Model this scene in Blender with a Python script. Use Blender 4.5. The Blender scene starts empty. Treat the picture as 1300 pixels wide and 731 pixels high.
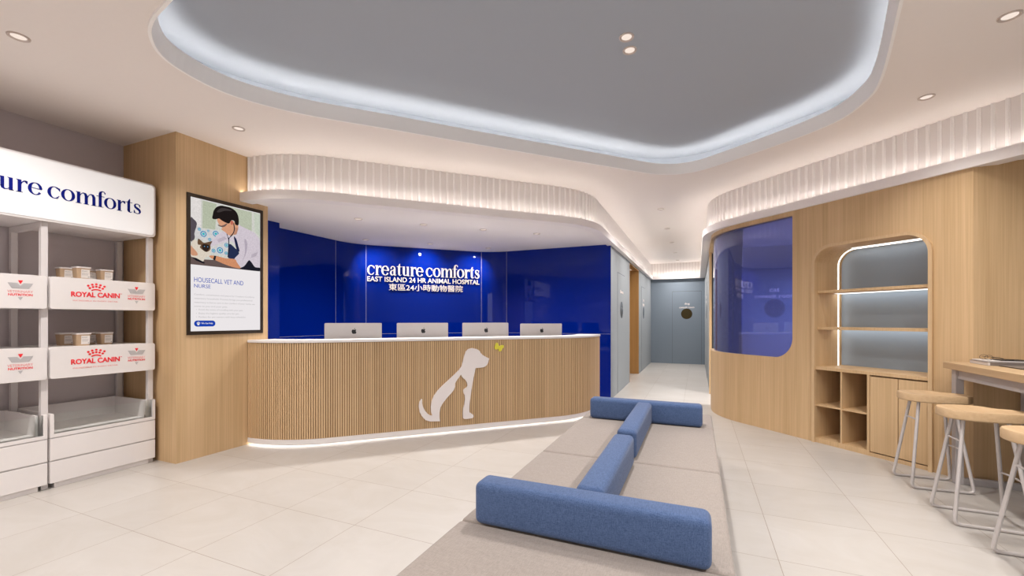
import bpy, bmesh, math, random
from math import sin, cos, pi, sqrt, atan2, hypot, radians
from mathutils import Vector, Matrix
random.seed(7)
sc = bpy.context.scene
COL = sc.collection
R2 = sqrt(2.0)
EXPO = 1.36; EX = 2 ** -EXPO                        # view exposure; EX keeps screens at their own brightness

# ---------------------------------------------------------------- materials
def mat(name, color=(.8, .8, .8), rough=.5, metal=0., spec=.5, emis=None, estr=1.0, coat=0., coat_r=.03):
    m = bpy.data.materials.new(name); m.use_nodes = True
    b = m.node_tree.nodes['Principled BSDF']
    b.inputs['Base Color'].default_value = (*color, 1)
    b.inputs['Roughness'].default_value = rough
    b.inputs['Metallic'].default_value = metal
    b.inputs['Specular IOR Level'].default_value = spec
    b.inputs['Coat Weight'].default_value = coat
    b.inputs['Coat Roughness'].default_value = coat_r
    if emis:
        b.inputs['Emission Color'].default_value = (*emis, 1)
        b.inputs['Emission Strength'].default_value = estr
    return m

def N(m, t, **kw):
    n = m.node_tree.nodes.new(t)
    for k, v in kw.items():
        if k in n.inputs: n.inputs[k].default_value = v
        else: setattr(n, k, v)
    return n
def L(m, a, b): m.node_tree.links.new(a, b)
def bsdf(m): return m.node_tree.nodes['Principled BSDF']

def emission(name, color, strength):
    m = bpy.data.materials.new(name); m.use_nodes = True
    nt = m.node_tree; nt.nodes.clear()
    e = nt.nodes.new('ShaderNodeEmission'); o = nt.nodes.new('ShaderNodeOutputMaterial')
    e.inputs[0].default_value = (*color, 1); e.inputs[1].default_value = strength
    nt.links.new(e.outputs[0], o.inputs[0]); return m

def coords(m, scale=(1, 1, 1), loc=(0, 0, 0)):
    tc = N(m, 'ShaderNodeTexCoord'); mp = N(m, 'ShaderNodeMapping')
    mp.inputs['Scale'].default_value = scale; mp.inputs['Location'].default_value = loc
    L(m, tc.outputs['Object'], mp.inputs['Vector']); return mp.outputs[0]

def wood(name, a, b, rough=.5, horiz=False, fine=95.):
    m = mat(name, a, rough, spec=.35)
    sc_ = (fine, fine, 1.1) if not horiz else (fine, 1.2, fine)
    v = coords(m, sc_)
    n1 = N(m, 'ShaderNodeTexNoise', Scale=1.0, Detail=3.0, Roughness=.55)
    L(m, v, n1.inputs['Vector'])
    v2 = coords(m, (7, 7, .25) if not horiz else (7, .3, 7), (3, 1, 2))
    n2 = N(m, 'ShaderNodeTexNoise', Scale=1.0, Detail=2.0)
    L(m, v2, n2.inputs['Vector'])
    mx = N(m, 'ShaderNodeMath', operation='MULTIPLY_ADD'); mx.inputs[1].default_value = .55
    L(m, n2.outputs[0], mx.inputs[0])
    h = N(m, 'ShaderNodeMath', operation='MULTIPLY'); h.inputs[1].default_value = .55
    L(m, n1.outputs[0], h.inputs[0]); L(m, h.outputs[0], mx.inputs[2])
    r = N(m, 'ShaderNodeValToRGB')
    r.color_ramp.elements[0].position = .36; r.color_ramp.elements[0].color = (*b, 1)
    r.color_ramp.elements[1].position = .70; r.color_ramp.elements[1].color = (*a, 1)
    L(m, mx.outputs[0], r.inputs[0]); L(m, r.outputs[0], bsdf(m).inputs['Base Color'])
    bp = N(m, 'ShaderNodeBump'); bp.inputs['Strength'].default_value = .08; bp.inputs['Distance'].default_value = .002
    L(m, n1.outputs[0], bp.inputs['Height']); L(m, bp.outputs[0], bsdf(m).inputs['Normal'])
    return m

def fabric(name, a, b, scale=420., bump=.35, rough=.9):
    m = mat(name, a, rough, spec=.15)
    v = coords(m)
    w1 = N(m, 'ShaderNodeTexNoise', Scale=1.0, Detail=2.0)
    w2 = N(m, 'ShaderNodeTexNoise', Scale=1.0, Detail=2.0)
    L(m, coords(m, (scale, scale * .5, scale * .07)), w1.inputs['Vector'])
    L(m, coords(m, (scale * .07, scale * .6, scale), (5, 2, 1)), w2.inputs['Vector'])
    w3 = N(m, 'ShaderNodeTexNoise', Scale=1.0, Detail=2.0)
    L(m, coords(m, (scale * .5, scale * .06, scale * .4), (1, 7, 1)), w3.inputs['Vector'])
    ad = N(m, 'ShaderNodeMath', operation='ADD'); L(m, w1.outputs[0], ad.inputs[0]); L(m, w2.outputs[0], ad.inputs[1])
    ad2 = N(m, 'ShaderNodeMath', operation='ADD'); L(m, ad.outputs[0], ad2.inputs[0]); L(m, w3.outputs[0], ad2.inputs[1])
    dv = N(m, 'ShaderNodeMath', operation='DIVIDE'); dv.inputs[1].default_value = 3.0; L(m, ad2.outputs[0], dv.inputs[0])
    r = N(m, 'ShaderNodeValToRGB')
    r.color_ramp.elements[0].position = .38; r.color_ramp.elements[0].color = (*b, 1)
    r.color_ramp.elements[1].position = .62; r.color_ramp.elements[1].color = (*a, 1)
    L(m, dv.outputs[0], r.inputs[0]); L(m, r.outputs[0], bsdf(m).inputs['Base Color'])
    bp = N(m, 'ShaderNodeBump'); bp.inputs['Strength'].default_value = bump; bp.inputs['Distance'].default_value = .001
    L(m, dv.outputs[0], bp.inputs['Height']); L(m, bp.outputs[0], bsdf(m).inputs['Normal'])
    bsdf(m).inputs['Sheen Weight'].default_value = .15
    return m

def paint(name, c, rough=.7, var=.02):
    m = mat(name, c, rough, spec=.3)
    n = N(m, 'ShaderNodeTexNoise', Scale=35., Detail=3.0)
    L(m, coords(m), n.inputs['Vector'])
    r = N(m, 'ShaderNodeValToRGB')
    r.color_ramp.elements[0].color = tuple(x * (1 - var) for x in c) + (1,)
    r.color_ramp.elements[1].color = tuple(min(1, x * (1 + var)) for x in c) + (1,)
    L(m, n.outputs[0], r.inputs[0]); L(m, r.outputs[0], bsdf(m).inputs['Base Color'])
    return m

OAK = wood('oak_veneer', (.665, .465, .265), (.515, .345, .18))
OAK_SLAT = wood('oak_slat', (.69, .485, .28), (.53, .36, .195), .55)
OAK_SHADE = wood('oak_gap_shade', (.34, .22, .115), (.26, .165, .085), .7)  # darkened oak: the shade in the gaps is put into its colour
OAK_LIT_EDGE = wood('oak_lit_edge', (.68, .49, .29), (.56, .385, .215), .5)  # paler oak copy, light catching the niche edge put into the colour
OAK_TOP = wood('oak_solid', (.57, .40, .235), (.46, .305, .165), .5, horiz=True, fine=45.)
OAK_DOOR = wood('oak_door_lining', (.47, .26, .09), (.35, .18, .055), .5)
CEIL = paint('ceiling_paint', (.885, .825, .785), .85, .01)
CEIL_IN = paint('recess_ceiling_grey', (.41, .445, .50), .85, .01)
WHITE = paint('white_lacquer', (.80, .765, .755), .4, .01)
WHITE_F = paint('fluted_white', (.88, .845, .82), .6, .01)
SOFP = paint('soffit_paint', (.90, .86, .835), .8, .01)
GREIGE = paint('fluted_recess', (.79, .745, .72), .7, .01)
LIPM = paint('lip_white', (.87, .825, .81), .6, .01)
METALW = mat('white_powder_coat', (.70, .665, .66), .4, 0., .4)
GREYW = paint('grey_wall_paint', (.62, .565, .575), .8, .02)
BLUEGREY = paint('blue_grey_wall', (.20, .24, .285), .7, .02)
PALEGREY = paint('pale_blue_grey_wall', (.325, .35, .37), .7, .02)
ROYAL = mat('royal_blue_glass_panel', (.0004, .014, .225), .02, spec=.26)
SEAM = mat('panel_joint', (.30, .30, .42), .5)
BLACK = mat('black', (.012, .012, .014), .35)
DARKG = mat('dark_gap', (.05, .045, .045), .8)
STEELG = mat('grey_powder_coat', (.47, .44, .44), .42, 0.1, .45)
STOOLM = mat('stool_steel', (.58, .54, .525), .38, .15, .5)
IMAC = mat('brushed_aluminium', (.56, .53, .52), .42, .15, .5)
NAVYT = mat('navy_letter', (.0015, .008, .20), .6, spec=.15)
WHITET = mat('white_letter', (.88, .80, .76), .45)
REDT = mat('red_print', (.85, .02, .03), .5)
SILV = mat('silver_print', (.56, .55, .56), .4, .3)
YELLOW = mat('yellow_acrylic', (.72, .66, .06), .5)
DOGW = mat('dog_white', (.80, .75, .74), .5)
KRAFT = paint('kraft_board', (.47, .33, .21), .8, .06)
LABEL = mat('paper_label', (.76, .71, .67), .6)
LIDM = mat('frosted_lid', (.74, .70, .68), .35)
TXTG = mat('grey_ink', (.25, .25, .25), .6)
SOFA = fabric('sofa_oat_fabric', (.355, .308, .276), (.265, .228, .203), 620.)
BLUEF = fabric('denim_blue_fabric', (.102, .155, .295), (.042, .076, .170), 620.)
LEDW = emission('led_white', (1., .93, .86), 2.6)
LEDC = emission('led_cool', (1., .965, .91), 6.2)
LEDS = emission('led_shelf', (1., .97, .94), .95)
LENS = emission('lamp_lens', (.95, .80, .70), 1.0 * EX)
RING = mat('lamp_ring', (.60, .51, .46), .4, .1)


def tinted(name, tint, gloss, body, fac_body):
    m = bpy.data.materials.new(name); m.use_nodes = True
    nt = m.node_tree; nt.nodes.clear()
    o = nt.nodes.new('ShaderNodeOutputMaterial')
    t = nt.nodes.new('ShaderNodeBsdfTransparent'); t.inputs[0].default_value = (*tint, 1)
    d = nt.nodes.new('ShaderNodeBsdfDiffuse'); d.inputs[0].default_value = (*body, 1)
    g = nt.nodes.new('ShaderNodeBsdfGlossy'); g.inputs['Roughness'].default_value = .02
    g.inputs[0].default_value = (*gloss, 1)
    a = nt.nodes.new('ShaderNodeMixShader'); a.inputs[0].default_value = fac_body
    nt.links.new(t.outputs[0], a.inputs[1]); nt.links.new(d.outputs[0], a.inputs[2])
    f = nt.nodes.new('ShaderNodeFresnel'); f.inputs[0].default_value = 1.5
    b = nt.nodes.new('ShaderNodeMixShader')
    nt.links.new(f.outputs[0], b.inputs[0]); nt.links.new(a.outputs[0], b.inputs[1]); nt.links.new(g.outputs[0], b.inputs[2])
    nt.links.new(b.outputs[0], o.inputs[0]); return m
BLUEGLASS = tinted('blue_film_glass', (.50, .55, .95), (1, 1, 1), (.17, .20, .56), .34)
GLASS = tinted('clear_glass', (.975, .995, .985), (1, 1, 1), (.9, .9, .9), .0)
CLEARPANE = tinted('added_window_glass', (.97, .98, .98), (1, 1, 1), (.9, .9, .9), .0)  # pane of the added window behind the camera

# floor tile
FLOOR = mat('floor_tile', (.75, .70, .65), .32, spec=.4)
m = FLOOR
v = coords(m, (1, 1, 1), (-.405 + 6.0, -.31 + 6.0, 0))
br = N(m, 'ShaderNodeTexBrick'); br.offset = 0.0; br.squash = 1.0
br.inputs['Scale'].default_value = 1.0; br.inputs['Brick Width'].default_value = .6; br.inputs['Row Height'].default_value = .6
br.inputs['Mortar Size'].default_value = .0018; br.inputs['Mortar Smooth'].default_value = .1
br.inputs['Color1'].default_value = (.515, .490, .464, 1); br.inputs['Color2'].default_value = (.487, .461, .434, 1)
br.inputs['Mortar'].default_value = (.29, .24, .20, 1); L(m, v, br.inputs['Vector'])
n = N(m, 'ShaderNodeTexNoise', Scale=1.6, Detail=8.0, Roughness=.62, Distortion=1.4)
L(m, coords(m, (1., 1.7, 1)), n.inputs['Vector'])
r = N(m, 'ShaderNodeValToRGB')
r.color_ramp.elements[0].position = .3; r.color_ramp.elements[0].color = (.90, .885, .86, 1)
r.color_ramp.elements[1].position = .72; r.color_ramp.elements[1].color = (1.0, 1.0, 1.0, 1)
L(m, n.outputs[0], r.inputs[0])
mx = N(m, 'ShaderNodeMix', data_type='RGBA', blend_type='MULTIPLY'); mx.inputs[0].default_value = 1.0
L(m, br.outputs['Color'], mx.inputs[6]); L(m, r.outputs[0], mx.inputs[7]); L(m, mx.outputs[2], bsdf(m).inputs['Base Color'])

# ---------------------------------------------------------------- object helpers
def setp(o, label=None, cat=None, group=None, kind=None):
    if label: o['label'] = label
    if cat: o['category'] = cat
    if group: o['group'] = group
    if kind: o['kind'] = kind
    return o

def thing(name, label, cat, loc=(0, 0, 0), rz=0., group=None):
    o = bpy.data.objects.new(name, None); COL.objects.link(o)
    o.location = loc; o.rotation_euler = (0, 0, rz); o.empty_display_size = .1
    return setp(o, label, cat, group)

def rootloc(p):
    while p.parent: p = p.parent
    return p

def mesh(name, bm, m, parent=None, local=False, smooth=False, bevel=0., seg=2, label=None):
    """links bm as one mesh object; bm is in world coordinates unless local=True"""
    bmesh.ops.recalc_face_normals(bm, faces=bm.faces)
    me = bpy.data.meshes.new(name); bm.to_mesh(me); bm.free()
    o = bpy.data.objects.new(name, me); COL.objects.link(o)
    for mm in (m if isinstance(m, (list, tuple)) else [m]): me.materials.append(mm)
    if parent is not None:
        o.parent = parent
        if not local:
            r = rootloc(parent)
            mt = Matrix.Translation(r.location) @ Matrix.Rotation(r.rotation_euler.z, 4, 'Z')
            me.transform(mt.inverted())
    if smooth:
        for f in me.polygons: f.use_smooth = True
        try: me.set_sharp_from_angle(angle=radians(38))
        except Exception: pass
    if bevel:
        b = o.modifiers.new('bevel', 'BEVEL'); b.width = bevel; b.segments = seg; b.limit_method = 'ANGLE'; b.angle_limit = radians(40)
        b.harden_normals = False
    if label: o['label'] = label
    return o

def struct(name, bm, m, **k):
    o = mesh(name, bm, m, **k); o['kind'] = 'structure'; return o

def BM(): return bmesh.new()

def box(bm, x0, x1, y0, y1, z0, z1, M=None, mi=0):
    vs = [bm.verts.new(Vector((x, y, z)) if M is None else M @ Vector((x, y, z))) for x in (x0, x1) for y in (y0, y1) for z in (z0, z1)]
    for q in ((0, 1, 3, 2), (4, 6, 7, 5), (0, 4, 5, 1), (2, 3, 7, 6), (0, 2, 6, 4), (1, 5, 7, 3)):
        f = bm.faces.new([vs[i] for i in q]); f.material_index = mi
    return bm

def B(*a, **k): return box(BM(), *a, **k)

def prism(bm, pts, z0, z1, fr=None, mi=0):
    """extrudes polygon pts (a,b) from c=z0 to z1; fr maps (a,b,c) to a point"""
    fr = fr or (lambda a, b, c: Vector((a, b, c)))
    lo = [bm.verts.new(fr(a, b, z0)) for a, b in pts]; hi = [bm.verts.new(fr(a, b, z1)) for a, b in pts]
    n = len(pts); fs = []
    fs.append(bm.faces.new(lo)); fs.append(bm.faces.new(hi))
    for i in range(n): fs.append(bm.faces.new((lo[i], lo[(i + 1) % n], hi[(i + 1) % n], hi[i])))
    for f in fs: f.material_index = mi
    for f in fs[:2]: f.normal_update()
    bmesh.ops.triangulate(bm, faces=fs[:2], ngon_method='EAR_CLIP')
    return bm

def fillet(P, radii, n=18, closed=False):
    """polyline with rounded corners"""
    out = []
    m_ = len(P)
    for i in range(m_):
        r = radii[i] if isinstance(radii, (list, tuple)) else radii
        if (not closed and i in (0, m_ - 1)) or r <= 0: out.append(Vector(P[i])); continue
        a, b, c = Vector(P[i - 1]), Vector(P[i]), Vector(P[(i + 1) % m_])
        u = (a - b).normalized(); w = (c - b).normalized()
        ang = u.angle(w)
        if ang > pi - 1e-3: out.append(b); continue
        t = r / math.tan(ang / 2); s = b + u * t; e = b + w * t
        cen = b + (u + w).normalized() * (r / sin(ang / 2))
        a0 = atan2(s.y - cen.y, s.x - cen.x); a1 = atan2(e.y - cen.y, e.x - cen.x)
        d = (a1 - a0 + pi) % (2 * pi) - pi
        for k in range(n + 1):
            q = a0 + d * k / n; out.append(Vector((cen.x + r * cos(q), cen.y + r * sin(q))))
    return out

def normals(P, closed=False):
    ns = []; n = len(P)
    for i in range(n):
        if closed: a, c = P[i - 1], P[(i + 1) % n]
        else: a, c = P[max(0, i - 1)], P[min(n - 1, i + 1)]
        b = P[i]; t1 = (b - a); t2 = (c - b)
        t1 = t1.normalized() if t1.length > 1e-9 else t2.normalized()
        t2 = t2.normalized() if t2.length > 1e-9 else t1
        n1 = Vector((t1.y, -t1.x)); n2 = Vector((t2.y, -t2.x))
        v = (n1 + n2)
        v = v.normalized() if v.length > 1e-6 else n1
        ns.append(v / max(.3, v.dot(n1)))
    return ns
def offset(P, d, closed=False):
    return [p + q * d for p, q in zip(P, normals(P, closed))]

def ribbon(bm, A, Bp, z0, z1, closed=False, mi=0):
    """solid strip between two parallel paths A and Bp, z0..z1"""
    n = len(A)
    vs = [[bm.verts.new((a.x, a.y, z0)), bm.verts.new((a.x, a.y, z1)), bm.verts.new((b.x, b.y, z1)), bm.verts.new((b.x, b.y, z0))] for a, b in zip(A, Bp)]
    rng = range(n) if closed else range(n - 1)
    for i in rng:
        p, q = vs[i], vs[(i + 1) % n]
        for k in range(4):
            f = bm.faces.new((p[k], q[k], q[(k + 1) % 4], p[(k + 1) % 4])); f.material_index = mi
    if not closed:
        bm.faces.new(vs[0]).material_index = mi; bm.faces.new(vs[-1][::-1]).material_index = mi
    return bm

def walk(P, step, start=0.):
    """points and tangents every step along a path"""
    out = []; d = start; acc = 0.
    for a, b in zip(P[:-1], P[1:]):
        l = (b - a).length
        if l < 1e-9: continue
        t = (b - a) / l
        while d <= acc + l:
            out.append((a + t * (d - acc), t)); d += step
        acc += l
    return out

def cyl(bm, p0, p1, r0, r1=None, seg=16, caps=True, mi=0):
    r1 = r0 if r1 is None else r1
    p0, p1 = Vector(p0), Vector(p1); ax = (p1 - p0).normalized()
    u = ax.orthogonal().normalized(); w = ax.cross(u)
    lo = [bm.verts.new(p0 + (u * cos(2 * pi * i / seg) + w * sin(2 * pi * i / seg)) * r0) for i in range(seg)]
    hi = [bm.verts.new(p1 + (u * cos(2 * pi * i / seg) + w * sin(2 * pi * i / seg)) * r1) for i in range(seg)]
    for i in range(seg):
        bm.faces.new((lo[i], lo[(i + 1) % seg], hi[(i + 1) % seg], hi[i])).material_index = mi
    if caps: bm.faces.new(lo[::-1]).material_index = mi; bm.faces.new(hi).material_index = mi
    return bm

def tube(bm, pts, r, seg=10):
    """swept round tube along 3D points"""
    P = [Vector(p) for p in pts]; rings = []
    t0 = (P[1] - P[0]).normalized(); u = t0.orthogonal().normalized()
    for i, p in enumerate(P):
        t = ((P[min(i + 1, len(P) - 1)] - P[max(i - 1, 0)])).normalized()
        u = (u - t * u.dot(t)).normalized(); w = t.cross(u)
        rings.append([bm.verts.new(p + (u * cos(2 * pi * k / seg) + w * sin(2 * pi * k / seg)) * r) for k in range(seg)])
    for a, b in zip(rings[:-1], rings[1:]):
        for k in range(seg): bm.faces.new((a[k], a[(k + 1) % seg], b[(k + 1) % seg], b[k]))
    bm.faces.new(rings[0][::-1]); bm.faces.new(rings[-1]); return bm

def fillet3(P, r, n=6):
    out = [Vector(P[0])]
    for i in range(1, len(P) - 1):
        a, b, c = Vector(P[i - 1]), Vector(P[i]), Vector(P[i + 1])
        u = (a - b).normalized(); w = (c - b).normalized(); t = min(r, (a - b).length * .45, (c - b).length * .45)
        s, e = b + u * t, b + w * t
        for k in range(n + 1):
            q = k / n; out.append(s * (1 - q) ** 2 + b * 2 * q * (1 - q) + e * q * q)
    out.append(Vector(P[-1])); return out

# lettering -----------------------------------------------------------------
def textmesh(s, bold=0., ext=.1):
    cu = bpy.data.curves.new('t', 'FONT'); cu.body = s; cu.size = 1.0; cu.extrude = ext; cu.offset = bold
    cu.resolution_u = 4
    o = bpy.data.objects.new('t', cu); COL.objects.link(o)
    dg = bpy.context.evaluated_depsgraph_get(); dg.update()
    me = bpy.data.meshes.new_from_object(o.evaluated_get(dg))
    bpy.data.objects.remove(o); bpy.data.curves.remove(cu)
    bm = BM(); bm.from_mesh(me); bpy.data.meshes.remove(me); return bm

def fit(bm, w, h, depth, fr, x0, y0):
    """scale flat lettering bm to width w, height h (None keeps the aspect), then map with fr(a,b,c)"""
    xs = [v.co.x for v in bm.verts]; ys = [v.co.y for v in bm.verts]; zs = [v.co.z for v in bm.verts]
    sx = w / (max(xs) - min(xs)); sy = sx if h is None else h / (max(ys) - min(ys)); sz = depth / max(1e-6, max(zs) - min(zs))
    ax, ay, az = min(xs), min(ys), min(zs)
    for v in bm.verts: v.co = fr(x0 + (v.co.x - ax) * sx, y0 + (v.co.y - ay) * sy, (v.co.z - az) * sz)
    return bm

def text(name, s, m, parent, fr, x0, y0, w, h=None, depth=.004, bold=0., **k):
    return mesh(name, fit(textmesh(s, bold), w, h, depth, fr, x0, y0), m, parent, **k)

# high contrast serif letters drawn from variable-width strokes (x-height = 1)
def stroke(bm, P, W):
    n = len(P); P = [Vector(p) for p in P]; Lf, Rt = [], []
    for i in range(n):
        t = (P[min(i + 1, n - 1)] - P[max(i - 1, 0)]).normalized(); q = Vector((-t.y, t.x)) * (W[i] / 2)
        Lf.append(P[i] + q); Rt.append(P[i] - q)
    vs = [[bm.verts.new((a.x, a.y, 0)), bm.verts.new((a.x, a.y, .1)), bm.verts.new((b.x, b.y, .1)), bm.verts.new((b.x, b.y, 0))] for a, b in zip(Lf, Rt)]
    for p, q in zip(vs[:-1], vs[1:]):
        for k in range(4): bm.faces.new((p[k], q[k], q[(k + 1) % 4], p[(k + 1) % 4]))
    bm.faces.new(vs[0]); bm.faces.new(vs[-1][::-1])
def poly(bm, pts): prism(bm, pts, 0, .1)
def arc(bm, cx, cy, rx, ry, a0, a1, wf, n=22):
    P, W = [], []
    for i in range(n + 1):
        a = radians(a0 + (a1 - a0) * i / n); P.append((cx + rx * cos(a), cy + ry * sin(a))); W.append(wf(a))
    stroke(bm, P, W)
ST, HL = .215, .05
def wv(a): return HL + (ST - HL) * abs(cos(a)) ** 1.6
def g_c(bm, x):
    arc(bm, x + .45, .5, .345, .475, 50, 310, wv)
    poly(bm, [(x + .60, .95), (x + .80, .90), (x + .82, .66), (x + .79, .66), (x + .66, .84)])
    arc(bm, x + .45, .5, .345, .475, 310, 330, lambda a: HL); return .88
def g_o(bm, x): arc(bm, x + .47, .5, .36, .475, 0, 360, wv, 40); return .96
def g_e(bm, x):
    arc(bm, x + .45, .5, .345, .475, 85, 325, wv)
    arc(bm, x + .45, .5, .335, .475, 3, 88, lambda a: HL + .14 * abs(cos(a)) ** 1.2, 12)
    stroke(bm, [(x + .17, .56), (x + .84, .50)], [HL, HL]); return .90
def stem(bm, x, top=1., bot=0., w=ST, foot=True, flag=True):
    poly(bm, [(x, bot), (x + w, bot), (x + w, top), (x, top)])
    if foot: stroke(bm, [(x - .09, bot + .02), (x + w + .09, bot + .02)], [.04, .04])
    if flag: poly(bm, [(x - .10, top), (x + .01, top), (x + .01, top - .10)])
def g_r(bm, x):
    stem(bm, x + .12)
    stroke(bm, [(x + .30, .62), (x + .38, .82), (x + .50, .93), (x + .62, .94)], [HL, .07, .10, .12])
    poly(bm, [(x + .52, .99), (x + .70, .97), (x + .70, .74), (x + .66, .74), (x + .55, .86)]); return .72
def g_a(bm, x):
    poly(bm, [(x + .50, .06), (x + .50 + ST, .06), (x + .50 + ST, .70), (x + .50, .70)])
    arc(bm, x + .42, .66, .24, .32, 0, 150, lambda a: HL + .09 * abs(cos(a)), 14)
    poly(bm, [(x + .15, .84), (x + .30, .86), (x + .27, .70), (x + .16, .70)])
    stroke(bm, [(x + .52, .58), (x + .35, .54), (x + .22, .45), (x + .17, .28), (x + .24, .10), (x + .36, .04), (x + .47, .09), (x + .55, .20)], [HL, .07, .14, .20, .16, .09, .05, .05])
    stroke(bm, [(x + .60, .08), (x + .70, .02), (x + .83, .08)], [.12, .06, .04]); return .88
def g_t(bm, x):
    poly(bm, [(x + .16, .15), (x + .16 + ST, .15), (x + .16 + ST, 1.30), (x + .32, 1.28), (x + .16, 1.0)])
    stroke(bm, [(x + .02, .97), (x + .56, .97)], [.05, .05])
    stroke(bm, [(x + .27, .25), (x + .29, .10), (x + .40, .03), (x + .56, .12)], [ST, .16, .07, .04]); return .60
def g_u(bm, x):
    poly(bm, [(x + .12, .25), (x + .12 + ST, .25), (x + .12 + ST, 1.), (x + .12, 1.)]); poly(bm, [(x + .02, 1.), (x + .13, 1.), (x + .13, .92)])
    stroke(bm, [(x + .228, .30), (x + .245, .14), (x + .36, .04), (x + .50, .07), (x + .64, .18)], [ST, .19, .09, .06, .05])
    poly(bm, [(x + .60, 0), (x + .60 + ST, 0), (x + .60 + ST, 1.), (x + .60, 1.)]); poly(bm, [(x + .50, 1.), (x + .61, 1.), (x + .61, .92)])
    poly(bm, [(x + .60, 0), (x + .90, 0), (x + .81, .09)]); return .98
def hump(bm, x, w):
    stroke(bm, [(x, .62), (x + w * .22, .86), (x + w * .52, .965), (x + w * .82, .92), (x + w, .72)], [.04, .05, .08, .17, ST])
    poly(bm, [(x + w - ST / 2, 0), (x + w + ST / 2, 0), (x + w + ST / 2, .75), (x + w - ST / 2, .75)])
    stroke(bm, [(x + w - ST / 2 - .08, .02), (x + w + ST / 2 + .08, .02)], [.04, .04])
def g_m(bm, x): stem(bm, x + .12); hump(bm, x + .30, .47); hump(bm, x + .86, .46); return 1.52
def g_f(bm, x):
    poly(bm, [(x + .16, 0), (x + .16 + ST, 0), (x + .16 + ST, 1.2), (x + .16, 1.2)])
    stroke(bm, [(x + .07, .02), (x + .50, .02)], [.04, .04]); stroke(bm, [(x, .97), (x + .58, .97)], [.05, .05])
    stroke(bm, [(x + .268, 1.15), (x + .30, 1.33), (x + .42, 1.44), (x + .56, 1.42)], [ST, .18, .07, .06])
    poly(bm, [(x + .52, 1.46), (x + .66, 1.36), (x + .66, 1.22), (x + .62, 1.22)]); return .56
def g_s(bm, x):
    stroke(bm, [(x + .60, .72), (x + .55, .90), (x + .40, .965), (x + .23, .92), (x + .17, .78), (x + .23, .63), (x + .40, .52), (x + .56, .40), (x + .62, .24), (x + .55, .09), (x + .38, .035), (x + .20, .09), (x + .12, .30)],
           [.05, .06, .06, .10, .14, .19, .22, .20, .16, .11, .06, .06, .05])
    poly(bm, [(x + .50, .93), (x + .62, .93), (x + .62, .66), (x + .59, .66)]); poly(bm, [(x + .10, .06), (x + .10, .34), (x + .13, .34), (x + .24, .07)]); return .74
GL = dict(c=g_c, o=g_o, e=g_e, r=g_r, a=g_a, t=g_t, u=g_u, m=g_m, f=g_f, s=g_s)
def wordmark(s):
    bm = BM(); x = 0.
    for ch in s: x += .30 if ch == ' ' else GL[ch](bm, x)
    return bm

# ================================================================= SETTING
SOF, LB, LT, CH = 2.54, 2.52, 2.61, 3.0          # soffit, lip bottom, lip top, ceiling heights
CX = -1.295                                       # left corridor wall plane
FP = fillet([(-4.32, 3.05), (-3.855, 3.05), (-1.32, 5.585), (-1.32, 13.7), (.17, 13.7), (.17, 6.57), (2.38, 4.36)], [0, 1.1, 1.1, 0, 0, 1.1, 0])
LPt = [p for p in FP]                             # whole fascia path

struct('floor', B(-6.2, 4.0, -3.2, 14.0, -.05, 0), FLOOR)
struct('wall_left', B(-5.28, -5.16, -3.1, 2.365, 0, 3.3), GREYW)
struct('wall_column', B(-5.28, -4.32, 2.365, 3.27, 0, 3.02), OAK)
struct('wall_blue_pier', B(-5.40, -4.91, 3.27, 3.88, 0, SOF + .01), ROYAL)
BW = fillet([(-5.17, 3.85), (-5.17, 5.44), (-3.49, 7.12), (CX - .0065, 7.12)], [0, .90, .85, 0], 20)
bw = struct('wall_reception', ribbon(BM(), BW, offset(BW, -.08), 0, SOF + .01), ROYAL, smooth=True)
bm = BM()
def jointpts():
    return [min(BW, key=lambda q: (q - Vector(t)).length) for t in ((-5.17, 5.07), (-5.035, 5.56), (-3.63, 6.985), (-3.17, 7.12))]
for p in jointpts():
    i = [k for k, q in enumerate(BW) if (q - p).length < 1e-6][0]
    nrm = normals(BW)[i]; t = Vector((-nrm.y, nrm.x))
    a = p + nrm * .0015
    ribbon(bm, [a - t * .003, a + t * .003], [a - t * .003 - nrm * .004, a + t * .003 - nrm * .004], 0.0, SOF)
O1 = offset(BW, .0015); O2 = offset(BW, -.003)
ribbon(bm, O1, O2, 1.066, 1.071)
mesh('panel_joint', bm, SEAM, parent=bw)

# corridor
struct('wall_corridor_left', box(B(CX - .12, CX, 7.205, 9.22, 0, SOF + .01), CX - .006, CX, 7.1195, 7.205, 0, SOF + .01), PALEGREY)
struct('wall_corridor_left', B(CX - .12, CX, 10.75, 13.72, 0, SOF + .01), PALEGREY)
bm = BM(); box(bm, CX - .12, CX + .002, 9.22, 9.245, 0, 2.5); box(bm, CX - .95, CX + .002, 10.725, 10.75, 0, 2.5); box(bm, CX - .12, CX + .002, 9.245, 10.725, 2.475, 2.5)
struct('trim_1', bm, OAK_DOOR)
struct('wall_corridor_left', B(CX - .12, CX, 9.22, 10.75, 2.5, SOF + .01), PALEGREY)
struct('wall_alcove', box(box(BM(), CX - 1.0, CX - .95, 9.0, 10.85, 0, 2.54), CX - .95, CX - .12, 9.0, 9.1, 0, 2.54), OAK_DOOR)
struct('wall_corridor_end', B(-1.5, .4, 13.72, 13.85, 0, 3.02), BLUEGREY)
struct('wall_corridor_right', B(.205, .30, 8.36, 13.72, 0, SOF + .01), PALEGREY)
struct('wall_consult_room', B(.236, 3.4, 8.36, 8.46, 0, SOF + .01), BLUEGREY)
struct('wall_consult_room', B(3.3, 3.4, 4.7, 8.36, 0, SOF + .01), BLUEGREY)
struct('trim_2', B(.195, .236, 8.325, 8.362, 0, SOF), OAK)
struct('trim_3', B(.245, .262, 8.335, 8.359, 0, 2.46), DARKG)

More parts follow.
